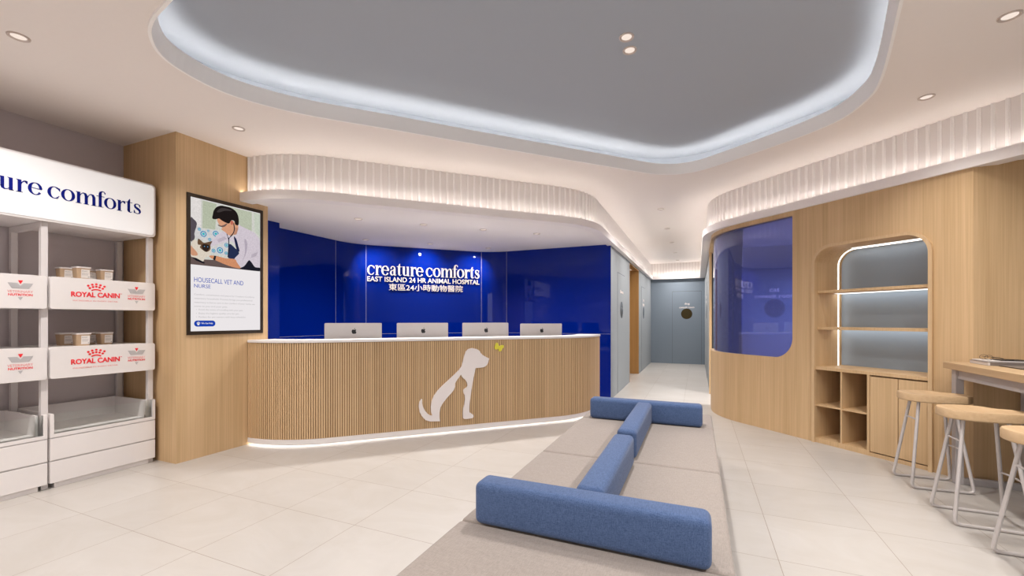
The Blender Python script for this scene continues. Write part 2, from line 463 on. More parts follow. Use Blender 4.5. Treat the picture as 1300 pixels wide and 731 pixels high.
# ceiling with its recess
TR = [(.50, .95), (.72, 1.85), (.954, 2.9), (1.08, 3.45), (1.148, 3.797), (1.165, 4.04), (1.10, 4.34), (.97, 4.53), (.781, 4.71), (.45, 4.965), (.12, 5.20), (-.04, 5.275), (-.208, 5.286), (-.38, 5.215), (-.534, 5.089), (-.832, 4.771),
      (-1.372, 4.205), (-1.943, 3.60), (-2.444, 3.060), (-2.88, 2.603), (-3.075, 2.33), (-3.175, 2.10), (-3.185, 1.90), (-3.132, 1.695), (-3.01, 1.56), (-2.82, 1.462), (-2.496, 1.395), (-1.6, 1.215), (-.7, 1.03), (0., .86), (.28, .82), (.43, .86)]
def catmull(P, n=5, closed=True):
    P = [Vector(p) for p in P]; out = []; m_ = len(P)
    for i in range(m_ if closed else m_ - 1):
        if closed: a, b, c, d = P[i - 1], P[i], P[(i + 1) % m_], P[(i + 2) % m_]
        else: a, b, c, d = P[max(0, i - 1)], P[i], P[i + 1], P[min(m_ - 1, i + 2)]
        for k in range(n):
            t = k / n; out.append(.5 * ((2 * b) + (c - a) * t + (2 * a - 5 * b + 4 * c - d) * t * t + (3 * b - a - 3 * c + d) * t ** 3))
    if not closed: out.append(P[-1])
    return out
T = catmull(TR, 4)
area = sum(a.x * b.y - b.x * a.y for a, b in zip(T, T[1:] + T[:1]))
if area < 0: T = T[::-1]                          # anticlockwise: the right-hand normal points out of the opening
def plate(outer, hole, z0, z1):
    bm = BM()
    for z in (z0, z1):
        vo = [bm.verts.new((x, y, z)) for x, y in outer]; vh = [bm.verts.new((x, y, z)) for x, y in hole]
        es = [bm.edges.new((v[i], v[(i + 1) % len(v)])) for v in (vo, vh) for i in range(len(v))]
        bmesh.ops.triangle_fill(bm, edges=es, use_beauty=True)
        if z == z0: lo = (vo, vh)
    for a, b in zip(lo, (vo, vh)):
        for i in range(len(a)): bm.faces.new((a[i], a[(i + 1) % len(a)], b[(i + 1) % len(a)], b[i]))
    return bm
T1 = offset(T, .035, True); T3 = offset(T, .30, True)
struct('ceiling', plate([(-5.28, -3.2), (2.6, -3.2), (2.6, 13.85), (-5.28, 13.85)], [tuple(p) for p in T1], CH, CH + .03), CEIL)
bm = BM(); Tb = offset(T, .028, True); vs = [[bm.verts.new((p.x, p.y, z)) for p, z in ((b, CH - .018), (a, CH + .095), (c, CH + .095), (c, CH - .018))] for a, b, c in zip(T, Tb, offset(T, .045, True))]
for i in range(len(vs)):
    p, q = vs[i], vs[(i + 1) % len(vs)]
    for k in range(4): bm.faces.new((p[k], q[k], q[(k + 1) % 4], p[(k + 1) % 4]))
rim = struct('trim_4', bm, mat('recess_rim_white', (.97, .95, .935), .6))
bm = BM(); prism(bm, [tuple(p) for p in T3], CH + .27, CH + .29)
struct('ceiling_recess', bm, CEIL_IN)
struct('trim_5', ribbon(BM(), T3, offset(T3, .02, True), CH + .03, CH + .27, True), CEIL_IN)
led = struct('trim_6', ribbon(BM(), offset(T, .055, True), offset(T, .072, True), CH + .060, CH + .070, True), LEDC)

# lowered soffits, fluted fascia and lip
bm = BM(); half = [p for p in FP if p.x < -1.3 or (p.x < -1.31)]
LS = [p for p in FP if p.x <= -1.3199]
prism(bm, [tuple(p) for p in LS] + [(-6.0, 13.7), (-6.0, 3.05)], SOF, SOF + .05)
struct('ceiling_soffit', bm, SOFP)
RS = [p for p in FP if p.x >= .1699]
bm = BM(); prism(bm, [tuple(p) for p in RS] + [(2.6, 4.39), (3.6, 4.39), (3.6, 13.7)], SOF, SOF + .05)
struct('ceiling_soffit', bm, SOFP)
fb = struct('trim_9', ribbon(BM(), FP, offset(FP, -.05), SOF + .05, CH), GREIGE)
bm = BM()
for p, t in walk(FP, .081, .02):
    n_ = Vector((t.y, -t.x)); a = p - t * .0115; b = p + t * .0115
    ribbon(bm, [a + n_ * .016, a + n_ * .022 + t * .005, b + n_ * .022 - t * .005, b + n_ * .016], [a - n_ * .002, a - n_ * .002 + t * .005, b - n_ * .002 - t * .005, b - n_ * .002], LT - .01, CH - .001)
struct('trim_7', bm, WHITE_F)
bm = BM(); ribbon(bm, offset(FP, .095), offset(FP, -.04), LB, LT)
lip = struct('trim_8', bm, LIPM)
LEDLIP = emission('led_warm_cove', (1., .93, .88), 9.5)
mesh('led_strip', ribbon(BM(), offset(FP, .078), offset(FP, .068), LT - .003, LT + .0008), LEDLIP, parent=lip)

# right-hand oak wall with the curved glazed corner
W0 = fillet([(.19, 7.25), (.19, 6.46), (2.03, 4.62)], [0, 1.1, 0], 24)
GE = Vector((.981, 5.669)); S2 = 1 / R2
WA = [p for p in W0 if p.x < GE.x] + [GE]
struct('wall_glazed_corner', ribbon(BM(), WA, offset(WA, -.10), 0, .865), OAK, smooth=True)
WH = [Vector((.19, 8.34))] + WA
struct('wall_glazed_corner', ribbon(BM(), WH, offset(WH, -.10), 2.47, SOF + .01), OAK, smooth=True)
P0 = Vector((1.14, 5.51, 0)); TD = Vector((S2, -S2, 0)); ND = Vector((S2, S2, 0))
def frD(s, z, d): return P0 + TD * s + ND * d + Vector((0, 0, z))
def arch(x0, x1, z0, z1, r, n=14):
    out = [(x0, z0), (x0, z1 - r)]
    out += [(x0 + r - r * cos(pi / 2 * k / n), z1 - r + r * sin(pi / 2 * k / n)) for k in range(1, n + 1)]
    out += [(x1 - r + r * sin(pi / 2 * k / n), z1 - r + r * cos(pi / 2 * k / n)) for k in range(n + 1)]
    return out + [(x1, z0)]
NW, NH = 1.010, 2.085
sG, sC = (.981 - 1.14) * R2, (2.03 - 1.14) * R2
bm = BM()
hole = arch(0, NW, 0, NH, .20)
prism(bm, [(sG, 0)] + hole + [(sC, 0), (sC, SOF + .01), (sG, SOF + .01)], 0, .08, frD)
wr = struct('wall_oak', bm, OAK)
bm = BM(); rr = .23
prism(bm, [(sG + .001, .865), (sG - rr, .865)] + [(sG - rr + rr * sin(pi / 2 * k / 12), .865 + rr - rr * cos(pi / 2 * k / 12)) for k in range(1, 13)] + [(sG + .001, .865 + rr)], 0, .08, frD)
struct('wall_oak', bm, OAK)
struct('wall_oak', B(2.03, 2.40, 4.62, 4.70, 0, SOF + .01), OAK)
WG = offset(WA, -.035); WG2 = offset(WA, -.047)
struct('window_1', ribbon(BM(), WG, WG2, .865, 2.47), BLUEGLASS, smooth=True)

# closing walls out of the frame
struct('wall_right', B(2.375, 2.50, -3.1, 4.62, 0, 3.02), BLUEGREY)
bm = BM(); box(bm, -5.28, 2.5, -3.2, -3.1, 2.45, 3.02); box(bm, -5.28, -.8, -3.2, -3.1, 0, 2.45); box(bm, 1.4, 2.5, -3.2, -3.1, 0, 2.45)
struct('wall_back', bm, GREYW)
wf = BM()
for x in (-.77, .3, 1.37): box(wf, x - .03, x + .03, -3.19, -3.11, 0, 2.45)
w2 = struct('window_added', wf, STEELG)  # unseen window added behind the camera to let daylight in
mesh('pane', B(-.77, 1.37, -3.156, -3.15, .02, 2.44), CLEARPANE, parent=w2)

# corridor doors -------------------------------------------------------------
GAPM = mat('door_gap', (.075, .085, .095), .8)
def door(name, fr, w, h, cx_, cz, mt, lines, pm, glassm, gap=.0055):
    """flush door leaf with a round window; fr(a,z,c): a across, c towards the viewer"""
    bm = BM(); prism(bm, [(0, 0), (w, 0), (w, h), (0, h)], 0.0, .004, fr)
    d = struct(name, bm, mt)
    bm = BM()
    for q in ([(-gap, 0), (0, 0), (0, h), (-gap, h)], [(w, 0), (w + gap, 0), (w + gap, h), (w, h)], [(-gap, h), (w + gap, h), (w + gap, h + gap * 1.6), (-gap, h + gap * 1.6)]):
        prism(bm, q, 0, .0025, fr)
    mesh('shadow_gap', bm, GAPM, parent=d)
    bm = BM(); r = .155
    prism(bm, [(cx_ + r * cos(2 * pi * k / 32), cz + r * sin(2 * pi * k / 32)) for k in range(32)], .004, .007, fr)
    mesh('round_window', bm, glassm, parent=d)
    for s, x0, z0, tw, th in lines:
        text('door_lettering', s, pm, d, lambda a, b, c: fr(a, b, c + .005), x0, z0, tw, th, .004, .012)
    return d
ROUNDG = mat('amber_dark_glass', (.045, .032, .012), .5, spec=.1)
ROUNDS = mat('smoked_glass', (.10, .105, .11), .12, spec=.6)
frE = lambda a, z, c: Vector((-.677 + a, 13.72 - c, z))
door('door_1', frE, .79, 2.14, .393, 1.48, BLUEGREY, [('dog', .335, 1.735, .14, .075), ('consult room', .19, 1.645, .41, .055)], WHITET, ROUNDG)
frL = lambda a, z, c: Vector((CX + c, 7.74 + a, z))
door('door_2', frL, .80, 2.14, .42, 1.485, PALEGREY, [('lab room', .26, 1.79, .34, .06)], WHITET, ROUNDS)
frL2 = lambda a, z, c: Vector((CX + c, 11.30 + a, z))
door('door_3', frL2, .80, 2.14, .42, 1.485, PALEGREY, [('x-ray', .32, 1.76, .18, .07), ('room', .25, 1.66, .32, .06)], WHITET, ROUNDS)
frC = lambda a, z, c: Vector((.786 + a, 8.36 - c, z))
door('door_4', frC, .82, 2.145, .405, 1.495, BLUEGREY, [('cat', .33, 1.77, .15, .065), ('consult room', .11, 1.67, .60, .065)], WHITET, ROUNDS)
frR = lambda a, z, c: Vector((.205 - c, 11.30 - a, z))
door('door_5', frR, .80, 2.14, .42, 1.485, PALEGREY, [('exam', .30, 1.79, .22, .06), ('room', .30, 1.69, .22, .05)], WHITET, ROUNDS)

# ================================================================= DOWNLIGHTS
def lathe(bm, prof, seg=24):
    rings = [[bm.verts.new((r * cos(2 * pi * k / seg), r * sin(2 * pi * k / seg), z)) for k in range(seg)] for r, z in prof]
    for a, b in zip(rings[:-1], rings[1:]):
        for k in range(seg): bm.faces.new((a[k], a[(k + 1) % seg], b[(k + 1) % seg], b[k]))
    return bm
me_ring = me_lens = None
def downlight(x, y, z, label, group, power=14., size=.06, spread=155, blend=1., color=(1., .955, .92), scale=1., tilt=None):
    global me_ring, me_lens
    t = thing('recessed_downlight', label, 'ceiling light', (x, y, z), 0, group)
    if me_ring is None:
        a = mesh('trim_ring', lathe(BM(), [(.051, 0.), (.050, -.006), (.046, -.008), (.040, -.006), (.034, -.001), (.051, .0)]), RING, parent=t, local=True, smooth=True)
        b = mesh('lens', lathe(BM(), [(.036, -.0015), (.018, -.0025), (.0005, -.003)]), LENS, parent=t, local=True, smooth=True)
        me_ring, me_lens = a.data, b.data
    else:
        for n_, me in (('trim_ring', me_ring), ('lens', me_lens)):
            o = bpy.data.objects.new(n_, me); COL.objects.link(o); o.parent = t
    ld = bpy.data.lights.new('bulb', 'SPOT'); ld.energy = power; ld.color = color
    ld.shadow_soft_size = size; ld.spot_size = radians(spread); ld.spot_blend = blend
    lo = bpy.data.objects.new('bulb', ld); COL.objects.link(lo); lo.parent = t; lo.location = (0, 0, -.03)
    if tilt: lo.rotation_euler = tilt
    return t
PW = 48.
g = 'downlights in the main ceiling'
downlight(-3.74, 2.549, CH, 'small round downlight in the white ceiling above the oak column', g, PW * .5, spread=110)
downlight(1.606, 4.262, CH, 'round downlight in the ceiling near the fluted white band on the right', g, PW * .42, spread=120)
downlight(1.606, 3.309, CH, 'round downlight nearest the right edge of the photo', g, PW * .65)
for i, y in enumerate((6.952, 8.491, 10.048, 11.599, 13.1)):
    w_ = ['nearest', 'second nearest', 'middle', 'second farthest', 'farthest'][i]
    downlight(-.51, y, CH, 'round downlight in the corridor ceiling, %s of the row of five' % w_, 'corridor downlights', PW * 1.0)
downlight(-.451, 3.067, CH + .27, 'downlight in the grey ceiling recess, upper of the pair', 'pair of downlights in the ceiling recess', PW)
downlight(-.452, 3.225, CH + .27, 'downlight in the grey ceiling recess, lower of the pair', 'pair of downlights in the ceiling recess', PW)
sof = [(-3.842, 4.129, 'first from the left in the front row'), (-3.285, 4.712, 'second from the left in the front row'), (-2.711, 5.294, 'third from the left in the front row'), (-2.13, 5.857, 'rightmost in the front row')]
for x, y, w_ in sof: downlight(x * .994, y * .994, SOF, 'downlight in the soffit over the reception desk, ' + w_, 'soffit downlights over the reception desk', PW * .8)
for x, y, w_, tv in [(-4.733, 5.247, 'leftmost', (-.18, .515, -.50)), (-4.019, 5.954, 'middle one, above the word sign', (-.36, .35, -.42)), (-3.325, 6.689, 'rightmost', (-.47, .18, -.50))]:
    downlight(x * .994, y * .994, SOF, 'downlight close to the blue wall, ' + w_ + ' of the back row', 'soffit downlights over the reception desk', PW * .38, size=.018, spread=95, blend=1., tilt=tuple(Vector(tv).to_track_quat('-Z', 'Y').to_euler()))
# unseen downlights outside the frame, added to brighten the room
for x, y in ((1.606, 2.35), (1.606, 1.4), (1.606, .2), (-3.74, 1.2), (-3.74, -.2)):
    downlight(x, y, CH, 'unseen round downlight outside the frame, added to light the room', 'added downlights outside the frame', PW)
for x, y in ((-.451, 1.6), (-1.6, 2.2), (.0, 4.4)):
    pass
for x, y in ((-1.9, 0.1), (.3, -.6), (-1.0, -1.6), (-3., -1.8)):
    downlight(x, y, CH, 'unseen round downlight outside the frame, added to light the room', 'added downlights outside the frame', PW)
downlight(1.6, 7.2, SOF, 'downlight in the consult room behind the blue glass', 'consult room downlight', PW * 3.5)
downlight(2.5, 6.0, SOF, 'downlight in the consult room, hidden behind the oak wall', 'consult room downlight', PW * .5)

# ================================================================= RECEPTION DESK
CPt = fillet([(-4.315, 3.05), (-3.855, 3.05), (-1.32, 5.585), (-1.32, 6.30)], [0, 1.1, 1.1, 0], 24)
desk = thing('reception_desk', 'long curved reception desk with vertical oak slats and a white top', 'reception desk', (-2.6, 4.4, 0))
mesh('core_panel', ribbon(BM(), CPt, offset(CPt, -.03), .07, 1.062), OAK_SHADE, parent=desk)
bm = BM()
k_ = 0
for p, t in walk(CPt, .0232, .012):
    n_ = Vector((t.y, -t.x)); w_ = (.0078, .0070, .0084, .0066, .0080, .0074, .0090)[k_ % 7]; k_ += 1
    a = p - t * w_; b = p + t * w_
    ribbon(bm, [a + n_ * .010, b + n_ * .010], [a - n_ * .001, b - n_ * .001], .072, 1.060)
mesh('slatted_front', bm, OAK_SLAT, parent=desk)
mesh('countertop', ribbon(BM(), offset(CPt, .018), offset(CPt, -.30), 1.064, 1.090), WHITE, parent=desk, bevel=.003)
mesh('plinth', ribbon(ribbon(BM(), offset(CPt, .004), offset(CPt, -.05), .028, .070), offset(CPt, .014), offset(CPt, .004), .020, .070), WHITE, parent=desk)
mesh('under_plinth_light', ribbon(BM(), offset(CPt, .001), offset(CPt, -.020), .023, .028), emission('led_plinth', (1., .93, .85), 4.2), parent=desk)
mesh('work_surface', ribbon(BM(), offset(CPt, -.03), offset(CPt, -.78), .715, .745), WHITE, parent=desk)
bm = BM(); 
for p, t in ((Vector((-1.32, 6.28)), Vector((0, 1))),):
    box(bm, -2.05, -1.35, 6.26, 6.30, 0.0, .715)
mesh('end_panel', bm, OAK_SLAT, parent=desk)

# dog and butterfly cut-outs on the desk front; frK(q,z,c): q along the 45 degree front
KF = 6.905
def frK(q, z, c):
    # line y - x = KF, q = (x+y)/sqrt2 ; outward (towards the room) normal (1,-1)/sqrt2
    x = (q * R2 - KF) / 2; y = x + KF
    return Vector((x + c * S2, y - c * S2, z))
DOG = [(0.841, 0.415), (0.818, 0.381), (0.812, 0.33), (0.823, 0.264), (0.852, 0.211), (0.888, 0.172), (0.939, 0.153), (0.998, 0.149), (1.051, 0.146), (1.045, 0.188), (1.045, 0.247), (1.057, 0.305), (1.087, 0.354), (1.132, 0.407), (1.177, 0.452), (1.212, 0.494), (1.226, 0.531), (1.226, 0.568), (1.241, 0.593), (1.266, 0.626), (1.296, 0.666), (1.315, 0.631), (1.338, 0.612), (1.358, 0.591), (1.371, 0.56), (1.377, 0.53), (1.364, 0.511), (1.338, 0.497), (1.324, 0.48), (1.327, 0.453), (1.343, 0.422), (1.346, 0.373), (1.337, 0.314), (1.323, 0.27), (1.32, 0.21), (1.323, 0.157), (1.338, 0.147), (1.377, 0.145), (1.432, 0.148), (1.448, 0.162), (1.446, 0.185), (1.424, 0.202), (1.4, 0.219), (1.396, 0.249), (1.399, 0.309), (1.408, 0.384), (1.424, 0.489), (1.44, 0.579), (1.455, 0.654), (1.474, 0.734), (1.527, 0.735), (1.575, 0.74), (1.607, 0.757), (1.628, 0.792), (1.641, 0.841), (1.599, 0.862), (1.559, 0.886), (1.535, 0.91), (1.519, 0.938), (1.487, 0.957), (1.432, 0.97), (1.385, 0.959), (1.354, 0.93), (1.337, 0.885), (1.324, 0.833), (1.303, 0.759), (1.269, 0.715), (1.223, 0.673), (1.147, 0.606), (1.087, 0.556), (1.02, 0.491), (0.983, 0.442), (0.957, 0.385), (0.947, 0.313), (0.951, 0.254), (0.966, 0.215), (0.939, 0.22), (0.91, 0.243), (0.878, 0.282), (0.857, 0.327), (0.848, 0.364), (0.849, 0.407)]
BUTTERFLY = [(1.713, 0.974), (1.726, 1.013), (1.745, 1.028), (1.762, 1.004), (1.768, 0.984), (1.798, 0.996), (1.828, 0.992), (1.825, 0.967), (1.805, 0.946), (1.798, 0.927), (1.778, 0.92), (1.762, 0.931), (1.759, 0.953), (1.737, 0.943), (1.716, 0.954)]
o = mesh('dog_cutout', prism(BM(), DOG, .010, .028, frK), DOGW, bevel=.0025)
setp(o, 'white sitting dog silhouette with a cat-shaped gap on the slatted desk front', 'wall emblem')
o = mesh('butterfly_cutout', prism(BM(), [tuple(p) for p in catmull(BUTTERFLY, 3)], .010, .022, frK), YELLOW)
setp(o, 'small yellow butterfly on the desk front above the dog nose', 'wall emblem')

# ================================================================= WALL SIGN
KS = 10.61
def frS(q, z, c):
    x = (q * R2 - KS) / 2; y = x + KS
    return Vector((x + c * S2, y - c * S2, z))
def qs(x, y): return (x + y) / R2
q0 = qs(-5.018, 5.592); q1 = qs(-3.650, 6.960)
sg = thing('lettering_sign', 'raised white reception lettering on the blue wall in three lines', 'sign', (-4.34, 6.27, 1.78))
mesh('wordmark', fit(wordmark('creature comforts'), q1 - q0, .232, .022, lambda a, b, c: frS(a, b, c + .012), q0, 2.047), WHITET, parent=sg)
text('english_line', 'EAST ISLAND 24 HR ANIMAL HOSPITAL', WHITET, sg, lambda a, b, c: frS(a, b, c + .012), q0, 1.940, q1 - q0, .082, .018, .009)
text('chinese_line', '東區24小時動物醫院', WHITET, sg, lambda a, b, c: frS(a, b, c + .012), qs(-4.775, 5.835), 1.795, qs(-3.87, 6.74) - qs(-4.775, 5.835), .118, .018, .004)

# ================================================================= COMPUTERS
APPLE = [(0, -.30), (.10, -.47), (.22, -.50), (.33, -.44), (.44, -.27), (.50, -.11), (.40, -.02), (.345, .12), (.375, .26), (.47, .36), (.38, .44), (.25, .46), (.12, .42), (.0, .37), (-.10, .42), (-.25, .45), (-.38, .39), (-.47, .25), (-.50, .05), (-.47, -.15), (-.38, -.34), (-.27, -.47), (-.17, -.50), (-.08, -.46), (0, -.44)]
APPLE = [(0, -.44), (.10, -.47), (.20, -.50), (.31, -.44), (.42, -.28), (.48, -.12), (.38, -.03), (.335, .12), (.365, .25), (.46, .35), (.37, .43), (.24, .455), (.12, .42), (0, .375), (-.10, .415), (-.25, .45), (-.38, .39), (-.47, .25), (-.50, .05), (-.46, -.16), (-.37, -.35), (-.27, -.47), (-.17, -.50), (-.08, -.47)]
LEAF = [(.0, .50), (.02, .62), (.10, .72), (.20, .77), (.20, .66), (.13, .56), (.05, .51)]
def rrect(x0, x1, y0, y1, r, n=5):
    out = []
    for cx_, cy_, a in ((x1 - r, y1 - r, 0), (x0 + r, y1 - r, 90), (x0 + r, y0 + r, 180), (x1 - r, y0 + r, 270)):
        for k in range(n + 1): q = radians(a + 90 * k / n); out.append((cx_ + r * cos(q), cy_ + r * sin(q)))
    return out
frM = lambda a, z, c: Vector((a, -c, z))      # c towards the room
def imac(label):
    t = thing('desktop_computer', label, 'computer', group='all-in-one computers on the reception desk')
    mesh('body', prism(BM(), rrect(-.315, .315, .075, .518, .012), 0, .013, frM), IMAC, parent=t, local=True, bevel=.002)
    mesh('screen', prism(BM(), rrect(-.305, .305, .13, .51, .008), -.002, 0, frM), BLACK, parent=t, local=True)
    bm = BM(); box(bm, -.07, .07, -.075, .085, 0, .006); box(bm, -.065, .065, -.072, -.062, 0, .24)
    st = mesh('stand', bm, IMAC, parent=t, local=True, bevel=.002)
    mesh('hinge', B(-.03, .03, -.066, -.012, .20, .24), IMAC, parent=t, local=True)
    bm = BM(); cx_, cz, s = .004, .418, .054
    prism(bm, [(cx_ + a * s, cz + b * s) for a, b in map(tuple, catmull(APPLE, 3))], .013, .0145, frM)
    prism(bm, [(cx_ + a * s, cz + b * s) for a, b in map(tuple, catmull(LEAF, 3))], .013, .0145, frM)
    mesh('apple_logo', bm, BLACK, parent=t, local=True)
    return t
def copy_tree(o, parent=None, skip=()):
    c = o.copy(); COL.objects.link(c); c.parent = parent
    for ch in list(o.children):
        if ch.name.split('.')[0] in skip or ch.get('skipcopy'): continue
        copy_tree(ch, c, skip)
    return c
mac = imac('leftmost silver computer on the reception desk')
for i, (x, y) in enumerate([(-3.70, 3.90), (-3.13, 4.47), (-2.55, 5.05), (-1.98, 5.62)]):
    t = mac if i == 0 else copy_tree(mac)
    t['label'] = ['silver computer back on the reception desk, leftmost of four', 'silver computer back on the desk, second from the left', 'silver computer back on the desk, above the dog silhouette', 'silver computer back on the desk, rightmost of four'][i]
    t.location = (x, y, .745); t.rotation_euler = (0, 0, pi / 4)
    if i == 3: t.scale = (1, 1, .975)

# ================================================================= WALL DISPLAY
frP = lambda a, z, c: Vector((-4.32 + c, a, z))
ds = thing('wall_display', 'tall black framed poster screen on the oak column showing a vet with a cat', 'screen', (-4.32, 2.83, 1.16))
bm = BM(); Y0, Y1, Z0, Z1 = 2.452, 3.205, 1.160, 2.478
def frame2(bm, o_, i_, c0, c1, fr):
    (a0, a1, b0, b1), (e0, e1, f0, f1) = o_, i_
    for q in ([(a0, b0), (a1, b0), (e1, f0), (e0, f0)], [(a1, b0), (a1, b1), (e1, f1), (e1, f0)], [(a1, b1), (a0, b1), (e0, f1), (e1, f1)], [(a0, b1), (a0, b0), (e0, f0), (e0, f1)]):
        prism(bm, q, c0, c1, fr)
frame2(bm, (Y0, Y1, Z0, Z1), (Y0 + .030, Y1 - .030, Z0 + .034, Z1 - .034), 0, .012, frP)
mesh('frame', bm, mat('dark_bronze', (.045, .032, .022), .35, .5, .5), parent=ds)
SCRW = emission('screen_white', (.83, .79, .80), EX)
scr = mesh('screen', prism(BM(), [(Y0 + .03, Z0 + .034), (Y1 - .03, Z0 + .034), (Y1 - .03, Z1 - .034), (Y0 + .03, Z1 - .034)], .002, .006, frP), SCRW, parent=ds)
def em(n, c):
    m = emission('screen_' + n, c, EX)
    nz = N(m, 'ShaderNodeTexNoise', Scale=95., Detail=4.0, Roughness=.6)
    L(m, coords(m), nz.inputs['Vector'])
    r = N(m, 'ShaderNodeValToRGB')
    r.color_ramp.elements[0].position = .35; r.color_ramp.elements[0].color = tuple(v * .88 for v in c) + (1,)
    r.color_ramp.elements[1].position = .65; r.color_ramp.elements[1].color = tuple(min(1, v * 1.08) for v in c) + (1,)
    e = [q for q in m.node_tree.nodes if q.type == 'EMISSION'][0]
    L(m, nz.outputs[0], r.inputs[0]); L(m, r.outputs[0], e.inputs[0])
    return m
